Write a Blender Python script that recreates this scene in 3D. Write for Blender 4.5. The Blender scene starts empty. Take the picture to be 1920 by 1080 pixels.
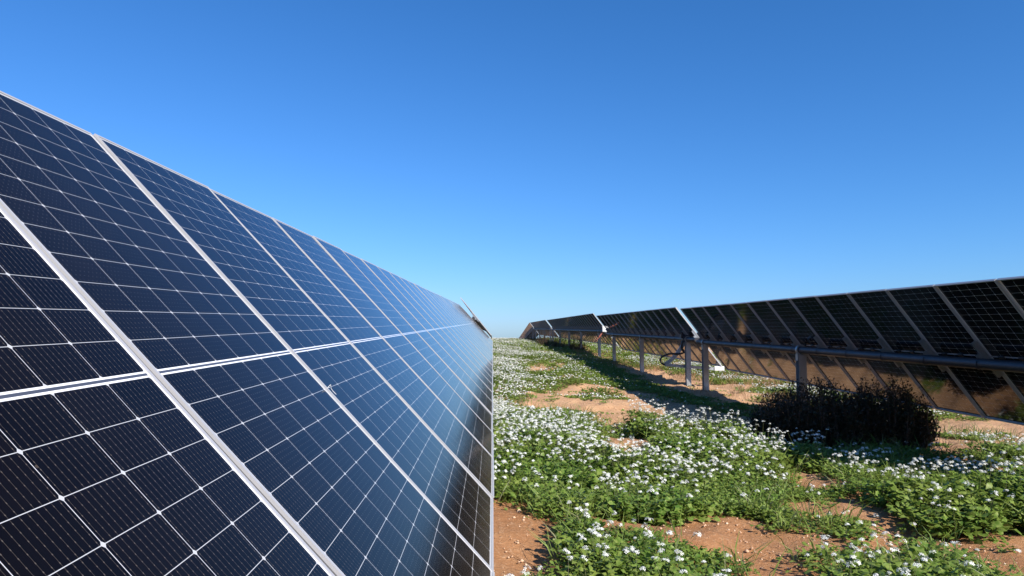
import bpy, bmesh, math, random
import numpy as np
from mathutils import Vector, Matrix

R = math.radians
SC = bpy.context.scene
COL = SC.collection
EZ = 1.65                       # eye height above the soil under the camera

# ---------------------------------------------------------------- camera
cam = bpy.data.cameras.new('camera')
cam.lens = 36 * 1385 / 1920
cam.sensor_width = 36
cam.clip_start = 0.05
cam.clip_end = 9000
co = bpy.data.objects.new('camera', cam)
COL.objects.link(co)
co.location = (0, 0, EZ)
co.rotation_euler = (R(90 + 4.212), 0, R(-1.5))
SC.camera = co

# ---------------------------------------------------------------- light
SUN = Vector((0.93, -1.12, 1.0)).normalized()      # towards the sun
el = math.asin(SUN.z)
az = math.atan2(SUN.x, SUN.y)                       # clockwise from +Y
w = bpy.data.worlds.new('World')
SC.world = w
w.use_nodes = True
nt = w.node_tree
sky = nt.nodes.new('ShaderNodeTexSky')
sky.sky_type = 'NISHITA'
sky.sun_disc = False
sky.sun_elevation = el
sky.sun_rotation = az
sky.altitude = 300
sky.air_density = 1.0
sky.dust_density = 0.6
sky.ozone_density = 6.0
bg = nt.nodes['Background']
bg.inputs['Strength'].default_value = 0.10
sc_ = nt.nodes.new('ShaderNodeSeparateColor')      # camera rendition of the clear sky: deeper blue
nt.links.new(sky.outputs[0], sc_.inputs[0])
hs = nt.nodes.new('ShaderNodeCombineColor')
for ch, (gain, gam) in enumerate(((.355, 1.33), (.72, 1.03), (1.04, 1.0))):
    pw = nt.nodes.new('ShaderNodeMath'); pw.operation = 'POWER'; pw.inputs[1].default_value = gam
    ml = nt.nodes.new('ShaderNodeMath'); ml.operation = 'MULTIPLY'; ml.inputs[1].default_value = gain
    nt.links.new(sc_.outputs[ch], pw.inputs[0]); nt.links.new(pw.outputs[0], ml.inputs[0]); nt.links.new(ml.outputs[0], hs.inputs[ch])
nt.links.new(hs.outputs[0], bg.inputs['Color'])
sl = bpy.data.lights.new('sun', 'SUN')
sl.energy = 5.0
sl.angle = R(0.53)
sl.color = (1.0, 0.93, 0.80)
so = bpy.data.objects.new('sun', sl)
COL.objects.link(so)
so.rotation_euler = SUN.to_track_quat('Z', 'Y').to_euler()
SC.view_settings.view_transform = 'Standard'
SC.view_settings.look = 'None'
SC.view_settings.gamma = 1
SC.view_settings.exposure = 0.7

# ---------------------------------------------------------------- terrain profile
YL = [-40, -20, 0, 10, 22, 34, 45, 60, 80, 105, 140, 170, 250, 400, 600, 1500, 8000]
ZL = [-3, -2.2, -1.65, -1.35, -.99, -.6, -.32, -.02, .22, .36, .2, -.6, -5, -12, -16, -20, -30]
YR = [-40, -20, 0, 8, 14.7, 21.4, 30.5, 37.5, 42.5, 51, 59, 76, 105, 130, 170, 250, 400, 600, 1500, 8000]
ZR = [-2.2, -1.95, -1.8, -1.7, -1.6, -1.48, -1.21, -1.11, -.92, -.59, -.38, -.02, .45, .3, -.8, -5, -12, -16, -20, -30]


def ground(x, y):
    x = np.asarray(x, float); y = np.asarray(y, float)
    t = np.clip(x / 6.2, 0, 1.1)
    a = sum(np.interp(y + d, YL, ZL) for d in (-2.5, 0, 2.5)) / 3
    b = sum(np.interp(y + d, YR, ZR) for d in (-2.5, 0, 2.5)) / 3
    z = (1 - t) * a + t * b + EZ
    return z + rough(x, y)


_rs = np.random.RandomState(7)
_waves = [(_rs.uniform(0, 6.28), L, _rs.uniform(0, 6.28), A) for L, A in
          [(5.1, .02), (3.4, .02), (2.3, .015), (1.6, .012), (1.1, .009), (.8, .007), (.55, .005), (.37, .004), (.26, .003), (.19, .002)]
          for _ in range(3)]


def rough(x, y):
    z = 0
    for th, L, ph, A in _waves:
        z = z + A * np.sin((x * math.cos(th) + y * math.sin(th)) * 6.283 / L + ph)
    return z * np.exp(-np.abs(y) / 140)


def vnoise(x, y, s, seed):
    """smooth value noise 0..1"""
    r = np.random.RandomState(seed).rand(256, 256)
    x = np.asarray(x) / s + 1000; y = np.asarray(y) / s + 1000
    xi = np.floor(x).astype(int); yi = np.floor(y).astype(int)
    fx = x - xi; fy = y - yi
    fx = fx * fx * (3 - 2 * fx); fy = fy * fy * (3 - 2 * fy)
    g = lambda i, j: r[i % 256, j % 256]
    return (g(xi, yi) * (1 - fx) + g(xi + 1, yi) * fx) * (1 - fy) + (g(xi, yi + 1) * (1 - fx) + g(xi + 1, yi + 1) * fx) * fy


# ---------------------------------------------------------------- helpers
def tag(o, label=None, cat=None, group=None, kind=None):
    if label: o['label'] = label
    if cat: o['category'] = cat
    if group: o['group'] = group
    if kind: o['kind'] = kind
    return o


def empty(name, loc=(0, 0, 0)):
    o = bpy.data.objects.new(name, None)
    o.empty_display_size = .3
    o.location = loc
    COL.objects.link(o)
    return o


def link_mesh(name, me, parent=None, mat=None):
    o = bpy.data.objects.new(name, me)
    COL.objects.link(o)
    if parent: o.parent = parent
    if mat is not None: o.matrix_local = mat
    return o


class MB:
    def __init__(s):
        s.v = []; s.f = []; s.m = []

    def add(s, vs, fs, mi=0):
        b = len(s.v)
        s.v += [tuple(v) for v in vs]
        s.f += [tuple(b + i for i in f) for f in fs]
        s.m += [mi] * len(fs)

    def box(s, a, b, M=None, mi=0):
        x0, y0, z0 = a; x1, y1, z1 = b
        vs = [Vector(p) for p in ((x0, y0, z0), (x1, y0, z0), (x1, y1, z0), (x0, y1, z0), (x0, y0, z1), (x1, y0, z1), (x1, y1, z1), (x0, y1, z1))]
        if M is not None: vs = [M @ v for v in vs]
        s.add(vs, [(3, 2, 1, 0), (4, 5, 6, 7), (0, 1, 5, 4), (1, 2, 6, 5), (2, 3, 7, 6), (3, 0, 4, 7)], mi)

    def prism(s, prof, y0, y1, M=None, mi=0):
        """profile in XZ extruded along Y"""
        n = len(prof)
        vs = [Vector((p[0], y0, p[1])) for p in prof] + [Vector((p[0], y1, p[1])) for p in prof]
        if M is not None: vs = [M @ v for v in vs]
        fs = [(i, (i + 1) % n, n + (i + 1) % n, n + i) for i in range(n)]
        fs += [tuple(reversed(range(n))), tuple(range(n, 2 * n))]
        s.add(vs, fs, mi)

    def tube(s, pts, r, n=10, mi=0):
        pts = [Vector(p) for p in pts]
        rings = []
        for i, p in enumerate(pts):
            d = (pts[min(i + 1, len(pts) - 1)] - pts[max(i - 1, 0)]).normalized()
            u = d.orthogonal().normalized() if i == 0 else (u - u.dot(d) * d).normalized()
            v = d.cross(u)
            rr = r[i] if isinstance(r, (list, tuple)) else r
            rings.append([p + rr * (math.cos(a) * u + math.sin(a) * v) for a in [6.28318 * k / n for k in range(n)]])
        vs = [q for ring in rings for q in ring]
        fs = []
        for i in range(len(pts) - 1):
            for k in range(n):
                fs.append((i * n + k, i * n + (k + 1) % n, (i + 1) * n + (k + 1) % n, (i + 1) * n + k))
        fs += [tuple(reversed(range(n))), tuple(range((len(pts) - 1) * n, len(pts) * n))]
        s.add(vs, fs, mi)

    def mesh(s, name, mats, smooth=False, bevel=0):
        me = bpy.data.meshes.new(name)
        me.from_pydata(s.v, [], s.f)
        me.update()
        bm = bmesh.new(); bm.from_mesh(me)
        bmesh.ops.recalc_face_normals(bm, faces=bm.faces)
        if bevel:
            bmesh.ops.bevel(bm, geom=bm.edges[:], offset=bevel, segments=1, affect='EDGES')
        bm.to_mesh(me); bm.free()
        if not bevel:
            me.polygons.foreach_set('material_index', s.m)
        for m in (mats if isinstance(mats, (list, tuple)) else [mats]): me.materials.append(m)
        if smooth:
            me.polygons.foreach_set('use_smooth', [True] * len(me.polygons))
            me.update()
            try: me.set_sharp_from_angle(angle=R(40))
            except Exception: pass
        return me


# ---------------------------------------------------------------- shader helpers
class NG:
    def __init__(s, name):
        s.mat = bpy.data.materials.new(name)
        s.mat.use_nodes = True
        s.t = s.mat.node_tree
        s.bsdf = s.t.nodes['Principled BSDF']
        s.out = s.t.nodes['Material Output']

    def n(s, typ, **kw):
        nd = s.t.nodes.new(typ)
        for k, v in kw.items(): setattr(nd, k, v)
        return nd

    def link(s, a, b): s.t.links.new(a, b)

    def put(s, sock, v):
        if hasattr(v, 'is_output') or isinstance(v, bpy.types.NodeSocket): s.t.links.new(v, sock)
        else:
            if isinstance(v, tuple) and len(v) == 3 and len(sock.default_value) == 4: v = (*v, 1)
            sock.default_value = v

    def m(s, op, a, b=0.0, c=None):
        nd = s.n('ShaderNodeMath', operation=op)
        s.put(nd.inputs[0], a); s.put(nd.inputs[1], b)
        if c is not None: s.put(nd.inputs[2], c)
        return nd.outputs[0]

    def mix(s, f, a, b, typ='MIX'):
        nd = s.n('ShaderNodeMix', data_type='RGBA', blend_type=typ)
        s.put(nd.inputs['Factor'], f)
        s.put(nd.inputs['A'], a); s.put(nd.inputs['B'], b)
        return nd.outputs['Result']

    def noise(s, vec, scale, detail=4, rough=.55, dims='3D'):
        nd = s.n('ShaderNodeTexNoise', noise_dimensions=dims)
        if vec is not None: s.link(vec, nd.inputs['Vector'])
        nd.inputs['Scale'].default_value = scale
        nd.inputs['Detail'].default_value = detail
        nd.inputs['Roughness'].default_value = rough
        return nd.outputs['Fac']

    def ramp(s, f, stops):
        nd = s.n('ShaderNodeValToRGB')
        e = nd.color_ramp.elements
        while len(e) < len(stops): e.new(.5)
        for i, (p, c) in enumerate(stops):
            e[i].position = p
            e[i].color = (*c, 1) if isinstance(c, tuple) else (c, c, c, 1)
        s.put(nd.inputs[0], f)
        return nd.outputs[0]

    def bump(s, h, strength, dist):
        nd = s.n('ShaderNodeBump')
        s.link(h, nd.inputs['Height'])
        nd.inputs['Strength'].default_value = strength
        nd.inputs['Distance'].default_value = dist
        s.link(nd.outputs[0], s.bsdf.inputs['Normal'])

    def set(s, **kw):
        for k, v in kw.items():
            s.put(s.bsdf.inputs[k.replace('_', ' ')], v)
        return s.mat


def cell_material(name, line, cell, rough, bar, ior):
    g = NG(name)
    tc = g.n('ShaderNodeTexCoord')
    sp = g.n('ShaderNodeSeparateXYZ')
    g.link(tc.outputs['Object'], sp.inputs[0])
    x, y = sp.outputs[0], sp.outputs[1]
    PX, PY = .1826, .0925
    u = g.m('DIVIDE', g.m('ADD', x, 3 * PX), PX)
    ay = g.m('SUBTRACT', g.m('ABSOLUTE', y), .0082)
    v = g.m('DIVIDE', ay, PY)
    fu = g.m('FRACT', u); fv = g.m('FRACT', v)
    dx = g.m('MULTIPLY', g.m('MINIMUM', fu, g.m('SUBTRACT', 1, fu)), PX)
    dy = g.m('MULTIPLY', g.m('MINIMUM', fv, g.m('SUBTRACT', 1, fv)), PY)
    c = g.m('MULTIPLY', g.m('GREATER_THAN', dx, .0009), g.m('GREATER_THAN', dy, .0007))
    c = g.m('MULTIPLY', c, g.m('GREATER_THAN', g.m('ADD', dx, dy), .0068))
    c = g.m('MULTIPLY', c, g.m('LESS_THAN', g.m('ABSOLUTE', x), 3 * PX - .0005))
    c = g.m('MULTIPLY', c, g.m('GREATER_THAN', ay, .0005))
    c = g.m('MULTIPLY', c, g.m('LESS_THAN', ay, 12 * PY - .0005))
    # ribbons with solder pads
    fb = g.m('FRACT', g.m('MULTIPLY', fu, 10))
    db = g.m('MULTIPLY', g.m('ABSOLUTE', g.m('SUBTRACT', fb, .5)), PX / 10)
    b1 = g.m('LESS_THAN', db, .00045)
    fd = g.m('ABSOLUTE', g.m('SUBTRACT', g.m('FRACT', g.m('MULTIPLY', fv, 6)), .5))
    b2 = g.m('MULTIPLY', g.m('LESS_THAN', db, .0010), g.m('LESS_THAN', fd, .09))
    bars = g.m('MULTIPLY', g.m('MAXIMUM', g.m('MULTIPLY', b1, .55), b2), c)
    # per-cell tone
    wn = g.n('ShaderNodeTexWhiteNoise', noise_dimensions='3D')
    cb = g.n('ShaderNodeCombineXYZ')
    g.link(g.m('FLOOR', u), cb.inputs[0]); g.link(g.m('FLOOR', g.m('DIVIDE', y, PY)), cb.inputs[1])
    oi = g.n('ShaderNodeObjectInfo')
    g.link(oi.outputs['Random'], cb.inputs[2])
    g.link(cb.outputs[0], wn.inputs['Vector'])
    tone = g.m('ADD', g.m('MULTIPLY', wn.outputs['Value'], .35), .82)
    tone = g.m('MULTIPLY', tone, g.m('ADD', g.m('MULTIPLY', oi.outputs['Random'], .25), .87))
    cc = g.n('ShaderNodeVectorMath', operation='SCALE')
    cc.inputs[0].default_value = cell
    g.link(tone, cc.inputs['Scale'])
    col = g.mix(bars, cc.outputs[0], bar)
    # middle band: white / grey / white
    midg = g.m('LESS_THAN', g.m('ABSOLUTE', y), .0036)
    lc = g.mix(midg, line, (.055, .065, .095) if line[0] > .4 else (.1, .1, .1))
    edge = g.m('GREATER_THAN', g.m('ABSOLUTE', x), 3 * PX)      # white border of the laminate
    if line[0] < .7: lc = g.mix(g.m('MAXIMUM', edge, g.m('MULTIPLY', g.m('LESS_THAN', ay, 0.0), g.m('SUBTRACT', 1, midg))), lc, (.74, .74, .76))
    col = g.mix(c, lc, col)
    # dust film and specks
    geo = g.n('ShaderNodeNewGeometry')
    d1 = g.noise(geo.outputs['Position'], 2.2, 5, .6)
    dust = g.m('MULTIPLY', g.m('SUBTRACT', d1, .42), .012)
    lowedge = g.m('MULTIPLY', g.m('POWER', g.m('MAXIMUM', g.m('MULTIPLY', y, -1 / 1.14), 0.0), 10), .05)
    dust = g.m('MAXIMUM', g.m('ADD', dust, lowedge), 0.0)
    vor = g.n('ShaderNodeTexVoronoi')
    vor.inputs['Scale'].default_value = 9
    g.link(geo.outputs['Position'], vor.inputs['Vector'])
    spk = g.m('LESS_THAN', g.m('ADD', vor.outputs['Distance'], g.m('MULTIPLY', g.noise(geo.outputs['Position'], 60, 2), .05)), .055)
    spk = g.m('MULTIPLY', spk, .10)
    col = g.mix(g.m('MAXIMUM', dust, spk), col, (.42, .34, .27))
    rg = g.m('ADD', g.m('MULTIPLY', g.noise(geo.outputs['Position'], 6, 4), .08), rough - .04)
    g.set(Base_Color=col, Roughness=rg)
    g.bsdf.inputs['IOR'].default_value = ior
    g.bump(g.noise(tc.outputs['Object'], 420, 2), .10, .0006)
    return g.mat


M_front = cell_material('solar_cells_front', (.42, .43, .46), (.0036, .0023, .0018), .10, (.085, .072, .062), 1.22)
M_back = cell_material('solar_cells_rear', (.80, .80, .80), (.008, .008, .010), .07, (.015, .015, .015), 1.48)


def metal(name, col, rough=.4, metallic=.85, var=.25, scale=8):
    g = NG(name)
    geo = g.n('ShaderNodeNewGeometry')
    f = g.noise(geo.outputs['Position'], scale, 5, .6)
    c2 = tuple(max(0, k * (1 - var)) for k in col)
    g.set(Base_Color=g.mix(f, col, c2), Metallic=metallic,
          Roughness=g.m('ADD', g.m('MULTIPLY', g.noise(geo.outputs['Position'], scale * 4, 4), .25), rough - .12))
    g.bump(g.noise(geo.outputs['Position'], scale * 12, 3), .12, .002)
    return g.mat


M_alu = metal('anodised_aluminium', (.46, .46, .48), .42, .30, .08, 5)
M_galv = metal('galvanised_steel', (.42, .44, .46), .45, .75, .35, 9)
M_tube = metal('torque_tube_steel', (.07, .072, .085), .5, .7, .3, 6)
M_blk = metal('black_plastic', (.02, .02, .022), .45, 0, .2, 20)
M_red = metal('weathered_red_paint', (.36, .12, .09), .5, .1, .35, 14)
M_white = metal('white_plate', (.75, .75, .75), .45, .1, .1, 10)

# soil
g = NG('orange_soil')
geo = g.n('ShaderNodeNewGeometry')
P = geo.outputs['Position']
n1 = g.noise(P, .35, 6, .6); n2 = g.noise(P, 3.5, 8, .7); n3 = g.noise(P, 28, 6, .75)
base = g.ramp(n1, [(.3, (.32, .14, .058)), (.5, (.43, .215, .10)), (.7, (.54, .31, .17))])
spx = g.n('ShaderNodeSeparateXYZ'); g.link(P, spx.inputs[0])
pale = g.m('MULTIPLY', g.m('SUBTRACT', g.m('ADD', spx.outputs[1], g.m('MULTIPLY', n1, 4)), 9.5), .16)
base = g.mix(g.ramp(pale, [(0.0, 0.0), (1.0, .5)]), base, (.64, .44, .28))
base = g.mix(g.ramp(n2, [(.35, .45), (.62, 0.0)]), base, (.33, .15, .07))
base = g.mix(g.ramp(n3, [(.52, 0.0), (.72, .6)]), base, (.66, .45, .30))
base = g.mix(g.ramp(g.noise(P, 90, 3, .7), [(.55, 0.0), (.75, .35)]), base, (.20, .10, .05))
h = g.m('ADD', g.m('MULTIPLY', n3, .6), g.m('MULTIPLY', n2, 1.2))
h = g.m('ADD', h, g.m('MULTIPLY', g.noise(P, 110, 4, .8), .35))
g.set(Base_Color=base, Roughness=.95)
g.bsdf.inputs['Specular IOR Level'].default_value = .15
g.bump(h, .9, .035)
M_soil = g.mat


def leaf_mat(name, c1, c2, c3, trans=.35, scale=1.2):
    g = NG(name)
    geo = g.n('ShaderNodeNewGeometry')
    f = g.noise(geo.outputs['Position'], scale, 3)
    f2 = g.noise(geo.outputs['Position'], 35, 2)
    col = g.mix(g.ramp(f, [(.35, 0.0), (.65, 1.0)]), c1, c2)
    col = g.mix(g.ramp(f2, [(.42, 0.0), (.68, .8)]), col, c3)
    g.set(Base_Color=col, Roughness=.5)
    g.bsdf.inputs['Specular IOR Level'].default_value = .35
    tr = g.n('ShaderNodeBsdfTranslucent')
    g.link(col, tr.inputs[0])
    mx = g.n('ShaderNodeMixShader')
    mx.inputs[0].default_value = trans
    g.link(g.bsdf.outputs[0], mx.inputs[1]); g.link(tr.outputs[0], mx.inputs[2])
    g.link(mx.outputs[0], g.out.inputs[0])
    return g.mat


M_leaf = leaf_mat('weed_leaf', (.090, .185, .024), (.165, .235, .036), (.290, .340, .085))
M_stem = leaf_mat('weed_stem', (.13, .17, .06), (.16, .18, .08), (.20, .16, .09), .15)
M_petal = leaf_mat('white_petal', (.86, .86, .83), (.80, .80, .76), (.88, .88, .86), .22)
M_dry = leaf_mat('dry_grass_blade', (.34, .19, .09), (.42, .27, .14), (.28, .15, .08), .2)
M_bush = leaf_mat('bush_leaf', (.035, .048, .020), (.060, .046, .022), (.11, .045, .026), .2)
M_twig = leaf_mat('bush_twig', (.10, .05, .03), (.13, .06, .04), (.08, .05, .03), .0)
g = NG('pebble_stone')
geo = g.n('ShaderNodeNewGeometry')
g.set(Base_Color=g.ramp(g.noise(geo.outputs['Position'], 11, 3), [(.35, (.42, .22, .12)), (.6, (.62, .44, .30)), (.75, (.70, .58, .45))]), Roughness=.9)
M_stone = g.mat

# ---------------------------------------------------------------- ground sheet


def axis(segs):
    out = [segs[0][0]]
    for a, b, st in segs:
        n = max(1, int(round((b - a) / st)))
        out += list(np.linspace(a, b, n + 1)[1:])
    return np.array(out)


xs = axis([(-4000, -400, 900), (-400, -40, 60), (-40, -4, 4), (-4, -.6, .3), (-.6, 8, .07), (8, 16, .16), (16, 50, 3), (50, 400, 60), (400, 4000, 900)])
ys = axis([(-400, -40, 60), (-40, 0, 2), (0, 4, .25), (4, 18, .07), (18, 40, .16), (40, 180, 1.0), (180, 700, 20), (700, 8000, 600)])
X, Y = np.meshgrid(xs, ys, indexing='ij')
Z = ground(X, Y)
near = (np.abs(X - 6) < 10) & (Y > 2) & (Y < 45)
Z = Z + near * (.050 * (vnoise(X, Y, .42, 3) - .5) + .030 * (vnoise(X, Y, .17, 4) - .5))
nx, ny = X.shape
idx = np.arange(nx * ny).reshape(nx, ny)
q = np.stack([idx[:-1, :-1], idx[1:, :-1], idx[1:, 1:], idx[:-1, 1:]], -1).reshape(-1, 4)
me = bpy.data.meshes.new('ground')
me.vertices.add(nx * ny)
me.vertices.foreach_set('co', np.stack([X, Y, Z], -1).astype(np.float32).ravel())
me.loops.add(q.size); me.loops.foreach_set('vertex_index', q.ravel().astype(np.int32))
me.polygons.add(len(q)); me.polygons.foreach_set('loop_start', (np.arange(len(q)) * 4).astype(np.int32))
me.polygons.foreach_set('use_smooth', np.ones(len(q), bool))
me.update(calc_edges=True)
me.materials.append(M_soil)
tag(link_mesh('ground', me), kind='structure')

# ---------------------------------------------------------------- solar trackers
PITCH, MW, ML = 1.154, 1.132, 2.278
ALU_T = .035


def frame_mesh():
    b = MB()
    hw, hl, lip, t = MW / 2, ML / 2, .011, .0022
    for sgn in (-1, 1):
        # long bars (sides) run full length, short bars butt between them
        for (a0, a1, z0, z1) in ((hw - t, hw, -ALU_T, 0), (hw - lip, hw - t, -.0016, 0), (hw - .012, hw - t, -ALU_T, -ALU_T + t)):
            lo, hi = sorted((sgn * a0, sgn * a1))
            b.box((lo, -hl, z0), (hi, hl, z1))
        for (a0, a1, z0, z1) in ((hl - t, hl, -ALU_T, -.0003), (hl - lip, hl - t, -.0019, -.0003), (hl - .012, hl - t, -ALU_T + .0003, -ALU_T + t)):
            lo, hi = sorted((sgn * a0, sgn * a1))
            xx = hw - lip if z0 > -.01 else hw - .012
            if z1 > -.01 and z0 < -.01: xx = hw - t
            b.box((-xx, lo, z0), (xx, hi, z1))
    return b.mesh('module_frame', M_alu)


def laminate_mesh():
    b = MB()
    hw, hl = MW / 2 - .0025, ML / 2 - .0025
    z0, z1 = -.0085, -.0025
    vs = [(-hw, -hl, z0), (hw, -hl, z0), (hw, hl, z0), (-hw, hl, z0), (-hw, -hl, z1), (hw, -hl, z1), (hw, hl, z1), (-hw, hl, z1)]
    b.add(vs, [(4, 5, 6, 7)], 0)
    b.add(vs, [(3, 2, 1, 0)], 1)
    b.add(vs, [(0, 1, 5, 4), (1, 2, 6, 5), (2, 3, 7, 6), (3, 0, 4, 7)], 1)
    me = b.mesh('solar_module', [M_front, M_back])
    return me


def jbox_mesh():
    b = MB()
    b.box((-.05, -.022, -.030), (.05, .022, -.0088))
    return b.mesh('junction_box', M_blk, bevel=.004)


def rail_mesh():
    # hat section across the tube, under the touching frames of two modules
    b = MB()
    L = .27
    b.box((-.040, -L, -.038), (-.022, L, -.0356))
    b.box((.022, -L, -.038), (.040, L, -.0356))
    b.box((-.024, -L, -.092), (-.0215, L, -.0381))
    b.box((.0215, -L, -.092), (.024, L, -.0381))
    b.box((-.0215, -L, -.0945), (.0215, L, -.092))
    for sx in (-1, 1):          # side gussets
        b.prism([(sx * .0242, -.150), (sx * .0262, -.150), (sx * .0262, -.060), (sx * .0242, -.060)], -.11, .11)
    return b.mesh('module_rail', M_galv)


def clamp_mesh():
    # U-strap round the tube
    b = MB()
    pts = [(math.cos(a) * .076, math.sin(a) * .076 - .165) for a in [R(200 + 14 * k) for k in range(11)]]
    for i in range(len(pts) - 1):
        (a, c), (d, e) = pts[i], pts[i + 1]
        b.add([(-.02, a, c), (.02, a, c), (.02, d, e), (-.02, d, e), (-.02, a * 1.05, (c + .165) * 1.05 - .165), (.02, a * 1.05, (c + .165) * 1.05 - .165),
               (.02, d * 1.05, (e + .165) * 1.05 - .165), (-.02, d * 1.05, (e + .165) * 1.05 - .165)],
              [(0, 1, 2, 3), (7, 6, 5, 4), (0, 4, 5, 1), (3, 2, 6, 7), (0, 3, 7, 4), (1, 5, 6, 2)])
    return b.mesh('tube_strap', M_tube)


def post_mesh(h):
    # I-section pile, web along X... flanges face along the row
    b = MB()
    hw, d, t = .075, .085, .007
    b.box((-hw, -d, -.6), (hw, -d + t, h))
    b.box((-hw, d - t, -.6), (hw, d, h))
    b.box((-t / 2, -d + t, -.6), (t / 2, d - t, h))
    return b.mesh('post', M_galv)


def bearing_mesh():
    b = MB()
    n = 20
    for (r0, r1, y0, y1) in ((.078, .102, -.035, .035),):
        ring = []
        for k in range(n):
            a = 6.28318 * k / n
            ring.append((math.cos(a), math.sin(a)))
        vs = [(r * c, y, r * s) for r in (r0, r1) for y in (y0, y1) for (c, s) in ring]
        fs = []
        for k in range(n):
            j = (k + 1) % n
            fs += [(k, j, n + j, n + k), (2 * n + k, 3 * n + k, 3 * n + j, 2 * n + j), (k, 2 * n + k, 2 * n + j, j), (n + k, n + j, 3 * n + j, 3 * n + k)]
        b.add(vs, fs)
    b.box((-.085, -.05, -.20), (-.060, .05, -.072)); b.box((.060, -.05, -.20), (.085, .05, -.072))
    b.box((-.085, -.05, -.215), (.085, .05, -.20))
    return b.mesh('bearing', M_galv)


def seal_mesh():
    b = MB()
    b.box((-.0106, -ML / 2 + .004, -.016), (.0106, ML / 2 - .004, -.007))
    return b.mesh('joint_strip', M_strip)


M_strip = metal('grey_joint_strip', (.075, .075, .08), .6, .1, .2, 8)
ME_seal = seal_mesh()
ME_frame, ME_lam, ME_jb, ME_rail, ME_clamp, ME_bear = frame_mesh(), laminate_mesh(), jbox_mesh(), rail_mesh(), clamp_mesh(), bearing_mesh()
TUBE_OFF = .165


def tracker(label, tx, z0, slope, tilt, y0, n, post_ys, jb=True, gaps=(), group='single axis solar trackers', sag=0.0):
    """tx,z0: module plane centre line at y=0 extrapolated (eye-relative z); modules run from y0."""
    tl = R(tilt)
    ph = math.atan(slope)
    a = Vector((0, math.cos(ph), math.sin(ph)))
    bb = Vector((-math.cos(tl), -math.sin(tl) * math.sin(ph), math.sin(tl) * math.cos(ph)))
    nn = a.cross(bb)
    gz = float(ground(tx, y0 + .6))
    root = empty('solar_tracker', (tx, y0, gz))
    tag(root, label, 'solar tracker', group)
    org = Vector((tx, y0, gz))
    Rm = Matrix((a, bb, nn)).transposed().to_4x4()

    def centre(y): return Vector((tx, y, EZ + z0 + slope * y))
    y = y0
    rnd = random.Random(int(tx * 10 + y0))
    joints = [y0 + .03]
    for k in range(n):
        if k in gaps: y += .0
        c = centre(y + PITCH / 2)
        tw = Matrix.Rotation(R(rnd.uniform(-.22, .22)), 4, 'X')
        M = Matrix.Translation(c - org) @ Rm @ tw
        lam = link_mesh('solar_module', ME_lam, root, M)
        link_mesh('module_frame', ME_frame, lam)
        if jb:
            for xo in (-.36, 0, .36): link_mesh('junction_box', ME_jb, lam, Matrix.Translation((xo, 0, 0)))
        y += PITCH
        joints.append(y if k < n - 1 else y - .03)
    y1 = y
    for j in joints:
        M = Matrix.Translation(centre(j) - org) @ Rm
        r = link_mesh('module_rail', ME_rail, root, M)
        if jb: link_mesh('tube_strap', ME_clamp, r)
        if y0 + .1 < j < y1 - .1: link_mesh('joint_strip', ME_seal, r)
    # torque tube
    b = MB()
    p0 = centre(y0 - .18) - nn * TUBE_OFF - org; p1 = centre(y1 + .18) - nn * TUBE_OFF - org
    b.tube([p0, p1], .070, 16)
    link_mesh('torque_tube', b.mesh('torque_tube', M_tube, smooth=True), root)
    for py in post_ys:
        c = centre(py) - nn * TUBE_OFF
        gzz = float(ground(c.x, py))
        pm = post_mesh(c.z - gzz - .10)
        po = link_mesh('post', pm, root, Matrix.Translation(Vector((c.x, py, gzz)) - org))
        link_mesh('bearing', ME_bear, po, Matrix.Translation((0, 0, c.z - gzz)))
    return root, org, centre, nn


GL, GR = 'trackers of the left row', 'trackers of the right row'
# left row, module faces towards the viewer
L0 = .0
yl = (2.474 - 3) * PITCH      # three modules before joint 0
tracker('nearest tracker of the left row, dark blue glass face leaning towards the flowers', -.765, -.119, .0300, 47.3,
        yl, 30, [1.2, 8.2, 15.4, 22.5, 29.6], jb=False, gaps=(15,), group=GL)
tracker('far tracker of the left row, white end frame rising above the nearer one', -.765, 1.20 - .0 * 34, .0005, 50.5,
        34.35, 27, [36, 43, 50, 57, 64], jb=False, group=GL)
# right row, backs towards the viewer
yr = 8.07 - PITCH
TR = 6.305
tracker('nearest tracker of the right row, shaded module backs towering over the dark bushes', TR, -.3745, .02205, 52.85,
        yr, 13, [8.0, 14.7, 21.4], group=GR)
r2 = tracker('second tracker of the right row, with triangular drive arm and black conduit', TR, -.290, .0210, 52.3,
             22.42, 15, [23.3, 30.55, 37.5], group=GR)
r3 = tracker('long third tracker of the right row, slightly higher, red actuator at its end', TR - .06, -.08 - .0 * 41, .0195, 52.0,
             40.6, 30, [42.3, 51, 59, 67, 75], group=GR)
tracker('fourth tracker of the right row, near the hill crest beyond a white end frame', TR - .12, .05, .0182, 51.5,
        76.4, 27, [77.5, 86, 95, 104], jb=False, group=GR)
tracker('farthest tracker of the right row, dipping down behind the hill crest', TR - .15, 7.05, -.0460, 51,
        108.5, 38, [110, 119, 128, 137, 146], jb=False, group=GR)


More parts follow.
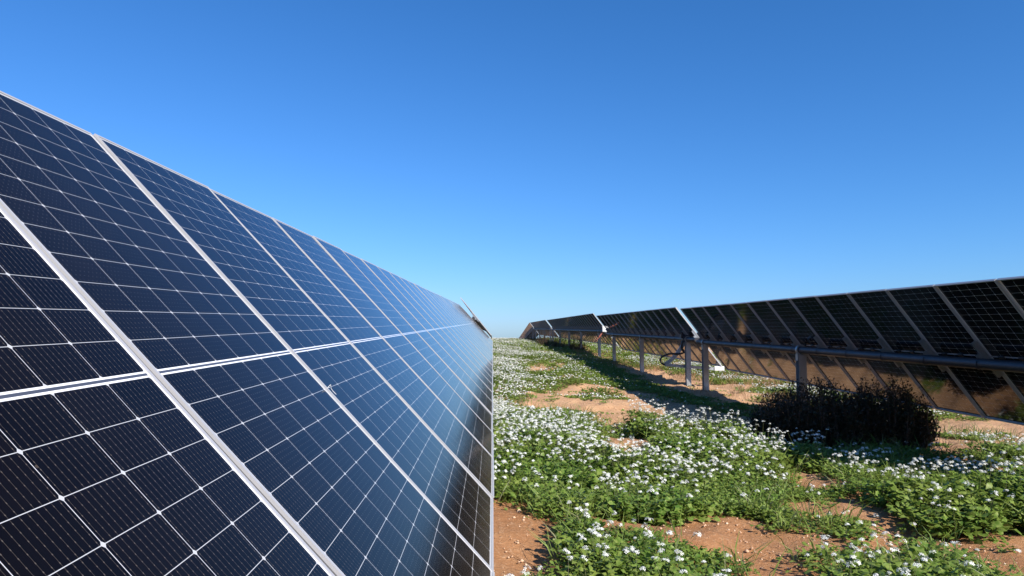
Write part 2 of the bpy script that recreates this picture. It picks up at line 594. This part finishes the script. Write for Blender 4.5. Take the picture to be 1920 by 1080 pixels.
def drive_parts(t):
    root, org, centre, nn = t
    # triangular drive arm at the near post
    yy = 23.47
    c = centre(yy) - nn * TUBE_OFF - org
    ap = Vector((5.52, yy, EZ - .68)) - org
    b = MB()
    pts = [c + Vector((0.02, 0, -.02))]
    for k in range(1, 9):
        s = k / 8
        p = c.lerp(ap, s); p.z -= .10 * math.sin(s * 3.14159)
        pts.append(p)
    for i in range(len(pts) - 1):
        d = (pts[i + 1] - pts[i]); L = d.length
        Mx = Matrix.Translation(pts[i]) @ d.to_track_quat('X', 'Z').to_matrix().to_4x4()
        b.box((-.004, -.025, -.055), (L + .004, .025, .055), Mx)
    b.box((ap.x - .05, ap.y - .03, ap.z - .06), (ap.x + .07, ap.y + .03, ap.z + .06))
    link_mesh('drive_arm', b.mesh('drive_arm', M_galv), root)
    b = MB()
    q = Vector((7.18, yy, EZ - .82)) - org
    d = q - ap; L = d.length
    Mx = Matrix.Translation(ap + Vector((0, -.07, -.03))) @ d.to_track_quat('X', 'Z').to_matrix().to_4x4()
    b.box((-.05, -.03, -.045), (L, .03, .045), Mx)
    link_mesh('drive_bar', b.mesh('drive_bar', M_galv), root)
    b = MB()
    b.box((q.x - .15, q.y - .13, q.z - .07), (q.x + .16, q.y - .105, q.z + .07))
    link_mesh('drive_plate', b.mesh('drive_plate', M_white, bevel=.004), root)
    b = MB()
    pts = []
    for s in np.linspace(0, 1, 24):
        a = R(-60 - 215 * s)
        if s < .55:
            ang = R(300 - 200 * (s / .55))
            pts.append(Vector((ap.x - .02 + .13 * math.cos(ang) * 1.2 - .02, ap.y - .06, ap.z + .12 + .14 * math.sin(ang))))
        else:
            k = (s - .55) / .45
            pts.append(Vector((ap.x - .06 + .62 * k, ap.y - .06, ap.z + .26 + .11 * k + .03 * math.sin(k * 6))))
    for k in range(1, 9):
        s = k / 8
        pts.append(pts[23] .lerp(c + Vector((-.12, -.06, -.05)), s) + Vector((-.06 * math.sin(s * 3.14), 0, 0)))
    b.tube(pts, .032, 8)
    link_mesh('cable_conduit', b.mesh('cable_conduit', M_blk, smooth=True), root)
    b = MB()
    b.tube([c + Vector((0, -.16, 0)), c + Vector((0, .16, 0))], .13, 18)
    b.box((c.x - .19, c.y - .10, c.z + .03), (c.x - .05, c.y + .10, c.z + .15))
    link_mesh('slew_drive', b.mesh('slew_drive', M_tube, smooth=True), root)


drive_parts(r2)


def actuator(t):
    root, org, centre, nn = t
    yy = 40.35
    c = centre(yy) - nn * TUBE_OFF - org
    lo = Vector((5.58, yy, EZ + .02)) - org
    b = MB(); b.tube([c + Vector((-.05, 0, .05)), c.lerp(lo, .55)], .05, 10)
    a = link_mesh('actuator', b.mesh('actuator', M_red, smooth=True), root)
    b = MB(); b.tube([c.lerp(lo, .55), lo], .03, 8)
    link_mesh('actuator_rod', b.mesh('actuator_rod', M_red, smooth=True), a)
    b = MB(); b.box((c.x - .12, c.y - .16, c.z - .02), (c.x + .10, c.y - .13, c.z + .30))
    link_mesh('mounting_plate', b.mesh('mounting_plate', M_white, bevel=.004), root)


actuator(r3)

# curly tie caught in the first joint of the left row
tl = R(47.3)
bb = Vector((-math.cos(tl), 0, math.sin(tl)))
nn = Vector((math.sin(tl), 0, math.cos(tl)))
yj = 2.474 * PITCH
pj = Vector((-.765, yj, EZ - .119 + .03 * yj)) - bb * .195
b = MB()
ctr = [(0, 0, .0), (.004, .002, .018), (.02, .004, .026), (.036, .002, .020), (.050, -.01, .008), (.062, -.028, .004), (.072, -.048, .003)]
b.tube([pj + Vector((0, 1, 0)) * u + bb * v + nn * ww for u, v, ww in [(a * .75, b_ * .75, c_ * .75) for a, b_, c_ in ctr]], .0010, 6)
b.tube([pj + Vector((0, 1, 0)) * u + bb * v + nn * ww for u, v, ww in [(.004, .0, .004), (.016, -.002, .009), (.030, .0, .007)]], .0008, 6)
cord = link_mesh('cable_tie', b.mesh('cable_tie', M_white, smooth=True))
tag(cord, 'thin pale curled tie sticking out of a module joint on the left row', 'cable tie')

# ---------------------------------------------------------------- plants
SOIL = {
 'A': [(1.47,19.0),(3.22,21.5),(4.3,19.2),(4.6,16.5),(5.2,15),(5.2,13.7),(3.4,12.7),(2.72,13.3),(2.1,11.8),(1.75,11.9),(1.5,13.3),(.75,14.1),(.4,14.8),(.85,16.5)],
 'B': [(1.65,11.2),(2.35,11.1),(2.1,9.5),(1.5,9.4)],
 'C': [(-.3,6.2),(.46,6.0),(.6,5.5),(.28,4.8),(-.3,4.8)],
 'D': [(.71,6.1),(1.23,6.35),(1.74,6.6),(2.16,6.9),(2.5,6.6),(3.1,7.4),(3.85,7.5),(3.8,6.9),(3.55,6.4),(3.9,6.0),(4.9,5.9),(5.0,5.0),(3.74,5.0),(3.6,5.3),(3.41,5.85),(2.95,5.7),(2.35,5.5),(2.05,4.6),(1.7,4.5),(1.65,5.2),(1.3,5.5),(.8,5.75)],
 'E': [(3.6,9.3),(4.1,9.0),(3.7,7.8),(3.3,8.0)],
 'G': [(8.2,15.4),(11.5,14.8),(11.5,12.8),(8.0,12.9)],
 'H': [(1.22,27.9),(1.95,29.3),(2.1,24.5),(1.2,23.2)],
 'Hb': [(2.3,33),(3.0,29),(2.3,25.5)],
 'I': [(5.7,36),(7.3,31.5),(7.2,23.6),(7.1,18.8),(6.35,16.6),(5.2,19.2),(5.3,27.5)],
 'J': [(3.9,14.6),(6.4,14.8),(6.0,12.6),(4.6,12.6)],
}


CLUMP2 = [(1.5, 17.0), (2.4, 18.7), (3.1, 18.4), (3.35, 17.3), (2.3, 16.6)]
CLUMP = [(2.25, 6.35), (2.75, 6.75), (3.15, 6.4), (3.0, 5.95), (2.4, 5.95)]


def inpoly(x, y, poly):
    c = np.zeros(x.shape, bool)
    n = len(poly)
    for i in range(n):
        x1, y1 = poly[i]; x2, y2 = poly[(i + 1) % n]
        if y1 == y2: continue
        k = ((y1 > y) != (y2 > y)) & (x < (x2 - x1) * (y - y1) / (y2 - y1) + x1)
        c ^= k
    return c


def soil_mask(x, y):
    wx = x + .34 * (vnoise(x, y, .55, 21) - .5) + .12 * (vnoise(x, y, .2, 25) - .5)
    wy = y + .5 * (vnoise(x, y, .6, 22) - .5) + .2 * (vnoise(x, y, .22, 26) - .5)
    m = np.zeros(x.shape, bool)
    for p in SOIL.values(): m |= inpoly(wx, wy, p)
    m &= ~inpoly(wx, wy, CLUMP) & ~inpoly(wx, wy, CLUMP2)
    return m


rng = np.random.RandomState(11)


def scatter(x0, x1, y0, y1, dens):
    n = int((x1 - x0) * (y1 - y0) * dens)
    return rng.uniform(x0, x1, n), rng.uniform(y0, y1, n)


class Soup:
    """collects triangles/quads quickly"""
    def __init__(s): s.V = []; s.F = []; s.M = []; s.n = 0

    def add(s, V, F, mi):
        """V: (k, nv, 3); F: (nf, nvf) template"""
        k, nv, _ = V.shape
        s.V.append(V.reshape(-1, 3))
        off = (np.arange(k) * nv)[:, None, None] + s.n
        F = np.asarray(F)
        s.F.append(((F[None] + off).reshape(-1, F.shape[1])))
        s.M.append(np.full(k * len(F), mi))
        s.n += k * nv

    def build(s, name, mats):
        V = np.concatenate(s.V).astype(np.float32)
        loops = np.concatenate([f.ravel() for f in s.F]).astype(np.int32)
        cnt = np.concatenate([np.full(len(f), f.shape[1]) for f in s.F])
        st = np.concatenate([[0], np.cumsum(cnt)[:-1]]).astype(np.int32)
        me = bpy.data.meshes.new(name)
        me.vertices.add(len(V)); me.vertices.foreach_set('co', V.ravel())
        me.loops.add(len(loops)); me.loops.foreach_set('vertex_index', loops)
        me.polygons.add(len(cnt)); me.polygons.foreach_set('loop_start', st)
        me.polygons.foreach_set('material_index', np.concatenate(s.M).astype(np.int32))
        me.update(calc_edges=True)
        for m in mats: me.materials.append(m)
        print(name, 'faces', len(cnt))
        return me


def unit(v): return v / np.maximum(np.linalg.norm(v, axis=-1, keepdims=True), 1e-9)


def leaves(S, P, D, L, W, mi=0, droop=.35, detail=True):
    """P base (k,3); D direction (k,3); L length; W width"""
    k = len(P)
    if k == 0: return
    D = unit(D)
    up = np.array([0, 0, 1.0])
    side = unit(np.cross(D, up) + rng.normal(0, .35, (k, 3)))
    nor = unit(np.cross(side, D))
    L = L[:, None]; W = W[:, None]
    tip = P + D * L - nor * (L * droop * .6)
    mid = P + D * L * .55 + nor * L * .04
    if detail:
        q = P + D * L * .25
        V = np.stack([P, q + side * W * .22, mid + side * W * .5 + nor * W * .12, P + D * L * .8 + side * W * .42 - nor * L * .1,
                      tip, P + D * L * .8 - side * W * .42 - nor * L * .1, mid - side * W * .5 + nor * W * .12, q - side * W * .22, mid], 1)
        S.add(V, [(0, 1, 2, 8), (8, 2, 3, 4), (8, 4, 5, 6), (0, 8, 6, 7)], mi)
    else:
        V = np.stack([P, mid + side * W * .5, tip, mid - side * W * .5], 1)
        S.add(V, [(0, 1, 2, 3)], mi)


def flowers(S, C, r, mi, n, petal, style=0):
    """n small blossoms spread on a domed head of radius r round C"""
    k = len(C)
    if k == 0: return
    for _ in range(n):
        o = rng.normal(0, 1, (k, 3)); o[:, 2] = np.abs(o[:, 2]) * .85
        o = unit(o) * r[:, None] * rng.uniform(.55, 1.0, (k, 1))
        c = C + o
        nrm = unit(o + np.array([0, 0, .02]) + rng.normal(0, .006, (k, 3)))
        u = unit(np.cross(nrm, rng.normal(0, 1, (k, 3)))); v = np.cross(nrm, u)
        s = petal * rng.uniform(.75, 1.25, (k, 1))
        if style == 0:     # four petals
            wd = .36
            V = np.stack([c, c + u * s + v * s * wd, c + u * s * 1.15, c + u * s - v * s * wd, c - u * s + v * s * wd, c - u * s * 1.15, c - u * s - v * s * wd,
                          c + v * s + u * s * wd, c + v * s * 1.15, c + v * s - u * s * wd, c - v * s + u * s * wd, c - v * s * 1.15, c - v * s - u * s * wd], 1)
            S.add(V, [(0, 1, 2, 3), (0, 6, 5, 4), (0, 9, 8, 7), (0, 10, 11, 12)], mi)
        else:
            V = np.stack([c + u * s, c + v * s, c - u * s, c - v * s], 1)
            S.add(V, [(0, 1, 2, 3)], mi)


def stems(S, A, B, r, mi=1):
    k = len(A)
    if k == 0: return
    d = unit(B - A)
    u = unit(np.cross(d, rng.normal(0, 1, (k, 3)))) * r
    v = np.cross(d, u)
    V = np.stack([A + u, A - u * .5 + v * .87, A - u * .5 - v * .87, B + u * .7, B - u * .35 + v * .6, B - u * .35 - v * .6], 1)
    S.add(V, [(0, 1, 4, 3), (1, 2, 5, 4), (2, 0, 3, 5)], mi)


def plant_field(S, x, y, hgt, flo, lod):
    """x,y positions; hgt canopy height; flo number-of-heads expectation"""
    z = ground(x, y)
    P = np.stack([x, y, z], -1)
    k = len(x)
    NL = {0: 19, 1: 8, 2: 4}[lod]
    ls = {0: 1.0, 1: 1.35, 2: 2.3}[lod]
    for i in range(NL):
        a = rng.uniform(0, 6.283, k)
        t = rng.uniform(0, 1, k) ** .8
        spread = .10 + .05 * rng.rand(k)
        b = P.copy()
        b[:, 0] += np.cos(a) * spread * rng.uniform(0, 1, k) * ls ** .5
        b[:, 1] += np.sin(a) * spread * rng.uniform(0, 1, k) * ls ** .5
        b[:, 2] += t * hgt * .8
        D = np.stack([np.cos(a), np.sin(a), rng.uniform(-.1, .95, k)], -1)
        Ln = rng.uniform(.045, .115, k) * (1.15 - .45 * t) * ls * np.clip(hgt / .25, .7, 1.25)
        leaves(S, b, D, Ln, Ln * rng.uniform(.42, .75, k), 0, rng.uniform(.1, .6), lod == 0)
    mx = {0: 6, 1: 4, 2: 2}[lod]
    for i in range(mx):
        pr = np.clip(flo - i, 0, 1)
        m = rng.rand(k) < pr
        if not m.any(): continue
        A = P[m]; kk = len(A)
        B = A + np.stack([rng.normal(0, .07, kk), rng.normal(0, .07, kk), hgt[m] * rng.uniform(.75, 1.25, kk) + .04], -1)
        if lod < 2: stems(S, A + (0, 0, .02), B, .0016 if lod == 0 else .0022)
        if lod == 0:
            flowers(S, B, rng.uniform(.009, .036, kk), 2, 13, .0092, 0)
            leaves(S, A + (B - A) * rng.uniform(.3, .7, (kk, 1)), rng.normal(0, 1, (kk, 3)) + (0, 0, .5), rng.uniform(.02, .04, kk), rng.uniform(.006, .012, kk), 0, .2, False)
        elif lod == 1: flowers(S, B, rng.uniform(.014, .030, kk), 2, 6, .0115, 1)
        else: flowers(S, B, np.full(kk, .03), 2, 3, .0145, 1)


def field_props(x, y):
    """height and flower count over the field"""
    s = soil_mask(x, y)
    edge = np.zeros(x.shape, bool)
    for f in (1.03, 1.07, 1.12):
        edge |= soil_mask(x * f, y * f)
    n1 = vnoise(x, y, 1.3, 31); n2 = vnoise(x, y, .5, 32)
    hgt = .10 + .24 * n1 + .08 * n2
    blob = lambda cx, cy, rx, ry: np.exp(-((x - cx) / rx) ** 2 - ((y - cy) / ry) ** 2)
    hgt = hgt * .85 + .16 * blob(2.7, 9.3, 1.1, 1.2) + .10 * blob(.8, 9.6, 1.3, 2) + .17 * blob(5.1, 7.1, 1.3, .8) + .06 * blob(1.2, 5.2, 1.2, .6)
    hgt = hgt * np.where((y > 11.2) & (y < 18), .45, 1.0)
    hgt = np.where(edge, hgt * .32, hgt)
    shade = (x > 3.3) & (x < 7.0) & (y > 7.9 + (6.6 - x) * .62)
    hgt = np.where(shade, hgt * .5, hgt)
    hgt = np.where((y > 18) & (x < 3.7), .10 + .16 * n1, hgt)
    flo = 2.2 * np.clip(n2 * 1.5 - .1, .15, 1.3) * (.5 + n1)
    flo = np.where(y < 7.6, flo * .35, flo)
    flo = np.where(edge, flo * .45, flo)
    flo = np.where(shade, flo * .06, flo)
    # green low strip between the white drifts
    band = (x > 1.6) & (x < 3.4) & (y > 19) & (y < 45)
    flo = np.where(band, flo * .45, flo)
    flo = np.where((x < 1.7) & (y > 18), flo * 1.35, flo)
    keep = ~s & (vnoise(x, y, .8, 41) * .7 + vnoise(x, y, .28, 42) * .3 > np.where((x > 6.0) & (x < 8.0) & (y > 9) & (y < 24), .66, np.where((x > 6.1) & (y > 11), .40, .17)))
    flo = flo * np.where(y > 40, .32, .55)
    return keep, hgt, flo


SP = Soup()
for (x0, x1, y0, y1, dens, lod) in [(-1.2, 7.5, 3.6, 8.5, 150, 0), (-1.2, 9.5, 8.5, 13.5, 120, 0), (-1.2, 12.5, 13.5, 24, 90, 1), (-1.2, 17, 24, 42, 60, 1),
                                    (-1.5, 14, 42, 70, 32, 2), (-1.5, 14, 70, 125, 18, 2), (7.5, 15, 3.6, 13.5, 16, 1), (-4, -1.2, 3, 30, 6, 1)]:
    x, y = scatter(x0, x1, y0, y1, dens)
    if y0 < 14:     # nothing can be seen far outside the view cone sides; keep a margin for side steps
        k = x < y * .72 + 2.2
        x, y = x[k], y[k]
    keep, hgt, flo = field_props(x, y)
    plant_field(SP, x[keep], y[keep], hgt[keep], flo[keep], lod)
# upright grass blades and dead stems mixed into the weeds
x, y = scatter(-1, 9, 3.8, 14, 26)
k = ~soil_mask(x, y) & (vnoise(x, y, .9, 91) > .45) & (x < y * .72 + 2.2)
x, y = x[k], y[k]
P0 = np.stack([x, y, ground(x, y)], -1)
for i in range(7):
    kk = len(x); a = rng.uniform(0, 6.283, kk)
    leaves(SP, P0 + np.stack([np.cos(a) * .03, np.sin(a) * .03, 0 * a], -1), np.stack([np.cos(a) * .5, np.sin(a) * .5, np.ones(kk)], -1),
           rng.uniform(.14, .38, kk), rng.uniform(.006, .012, kk), 1 if i > 4 else 0, .5, False)
# sparse seedlings on the bare soil
x, y = scatter(0, 9, 4.5, 24, 5)
k = soil_mask(x, y) & (vnoise(x, y, .6, 77) > .5)
plant_field(SP, x[k], y[k], np.full(k.sum(), .035), np.full(k.sum(), .25), 0)
# tall single stalks in front of the shadow
x = rng.uniform(2.2, 4.2, 130); y = 11.4 - (x - 2.6) * 1.2 + rng.normal(0, .35, 130)
k = ~soil_mask(x, y) & (y > 6)
plant_field(SP, x[k], y[k], np.full(k.sum(), .36), np.full(k.sum(), 1.5), 0)
wf = link_mesh('wildflowers', SP.build('wildflowers', [M_leaf, M_stem, M_petal]))
tag(wf, 'green leafy weeds with white four petalled flowers covering the slope', 'wildflowers', kind='stuff')

# dry grass in the shade strip and beyond the right row
DG = Soup()
for (x0, x1, y0, y1, dens) in [(6.8, 12, 17, 34, 14), (5.2, 7.2, 18, 60, 5), (3.9, 6.2, 30, 100, 3), (7, 13, 34, 60, 8)]:
    x, y = scatter(x0, x1, y0, y1, dens)
    k = vnoise(x, y, 1.1, 55) > .52
    x, y = x[k], y[k]
    P0 = np.stack([x, y, ground(x, y)], -1)
    for i in range(9):
        kk = len(x)
        a = rng.uniform(0, 6.283, kk)
        D = np.stack([np.cos(a) * .45, np.sin(a) * .45, np.ones(kk)], -1)
        leaves(DG, P0 + np.stack([np.cos(a) * .04, np.sin(a) * .04, 0 * a], -1), D, rng.uniform(.12, .42, kk), rng.uniform(.005, .012, kk), 0, .3, False)
dg = link_mesh('dry_grass', DG.build('dry_grass', [M_dry]))
tag(dg, 'reddish brown dry grass tufts beneath and beyond the right row', 'dry grass', kind='stuff')

# pebbles
PB = Soup()
x, y = scatter(-.5, 9, 4, 24, 80)
k = soil_mask(x, y) | (rng.rand(len(x)) < .15)
x, y = x[k], y[k]
kk = len(x)
s = rng.uniform(.004, .015, kk) * np.where(rng.rand(kk) < .05, 1.9, 1)
base = np.array([(1, 0, 0), (.3, .95, 0), (-.8, .6, 0), (-.8, -.6, 0), (.3, -.95, 0), (.1, .1, .8), (0, 0, -.5)])
V = base[None] * rng.uniform(.6, 1.3, (kk, 7, 3)) * s[:, None, None]
V += np.stack([x, y, ground(x, y)], -1)[:, None]
PB.add(V, [(0, 1, 5), (1, 2, 5), (2, 3, 5), (3, 4, 5), (4, 0, 5), (1, 0, 6), (2, 1, 6), (3, 2, 6), (4, 3, 6), (0, 4, 6)], 0)
pb = link_mesh('pebbles', PB.build('pebbles', [M_stone]))
tag(pb, 'small pale stones and clods lying on the orange soil', 'pebbles', kind='stuff')


# ---------------------------------------------------------------- bushes
def bush(x, y, rad, h, label, nb, nl, seed):
    global rng
    rs = np.random.RandomState(seed)
    gz = float(ground(x, y))
    root = empty('bush', (x, y, gz))
    tag(root, label, 'bush', 'dark bushes in the shade of the right row')
    T = MB(); tips = []
    for i in range(nb):
        a = rs.uniform(0, 6.283); r = rad * math.sqrt(rs.rand()) * .95
        hh = h * (1.0 - .55 * (r / rad) ** 2) * rs.uniform(.55, 1.16)
        e = Vector((math.cos(a) * r, math.sin(a) * r, hh))
        s = Vector((math.cos(a) * r * .6, math.sin(a) * r * .6, -.05))
        pts = []
        for k in range(6):
            t = k / 5
            p = s.lerp(e, t); p.x += math.cos(a) * rad * .15 * math.sin(t * 3.1); p.y += math.sin(a) * rad * .15 * math.sin(t * 3.1)
            p += Vector(rs.normal(0, .012, 3)); pts.append(p)
        T.tube(pts, [.010 - .0075 * k / 5 for k in range(6)], 5)
        tips.append(pts)
    link_mesh('branches', T.mesh('branches', M_twig), root)
    S = Soup()
    A = []
    for pts in tips:
        for _ in range(nl):
            t = rs.uniform(.03, 1.0) ** .85 * 5
            i = min(4, int(t)); p = pts[i].lerp(pts[i + 1], t - i)
            A.append(tuple(p + Vector(rs.normal(0, .045, 3))))
    A = np.array(A)
    A[:, 2] = np.maximum(A[:, 2], .02)
    keep = rng; rng = rs
    k = len(A)
    D = rs.normal(0, 1, (k, 3)); D[:, 2] = np.abs(D[:, 2]) + .2
    Ln = rs.uniform(.03, .065, k)
    leaves(S, A, D, Ln, Ln * .5, 0, .2, False)
    rng = keep
    link_mesh('foliage', S.build('foliage', [M_bush]), root)


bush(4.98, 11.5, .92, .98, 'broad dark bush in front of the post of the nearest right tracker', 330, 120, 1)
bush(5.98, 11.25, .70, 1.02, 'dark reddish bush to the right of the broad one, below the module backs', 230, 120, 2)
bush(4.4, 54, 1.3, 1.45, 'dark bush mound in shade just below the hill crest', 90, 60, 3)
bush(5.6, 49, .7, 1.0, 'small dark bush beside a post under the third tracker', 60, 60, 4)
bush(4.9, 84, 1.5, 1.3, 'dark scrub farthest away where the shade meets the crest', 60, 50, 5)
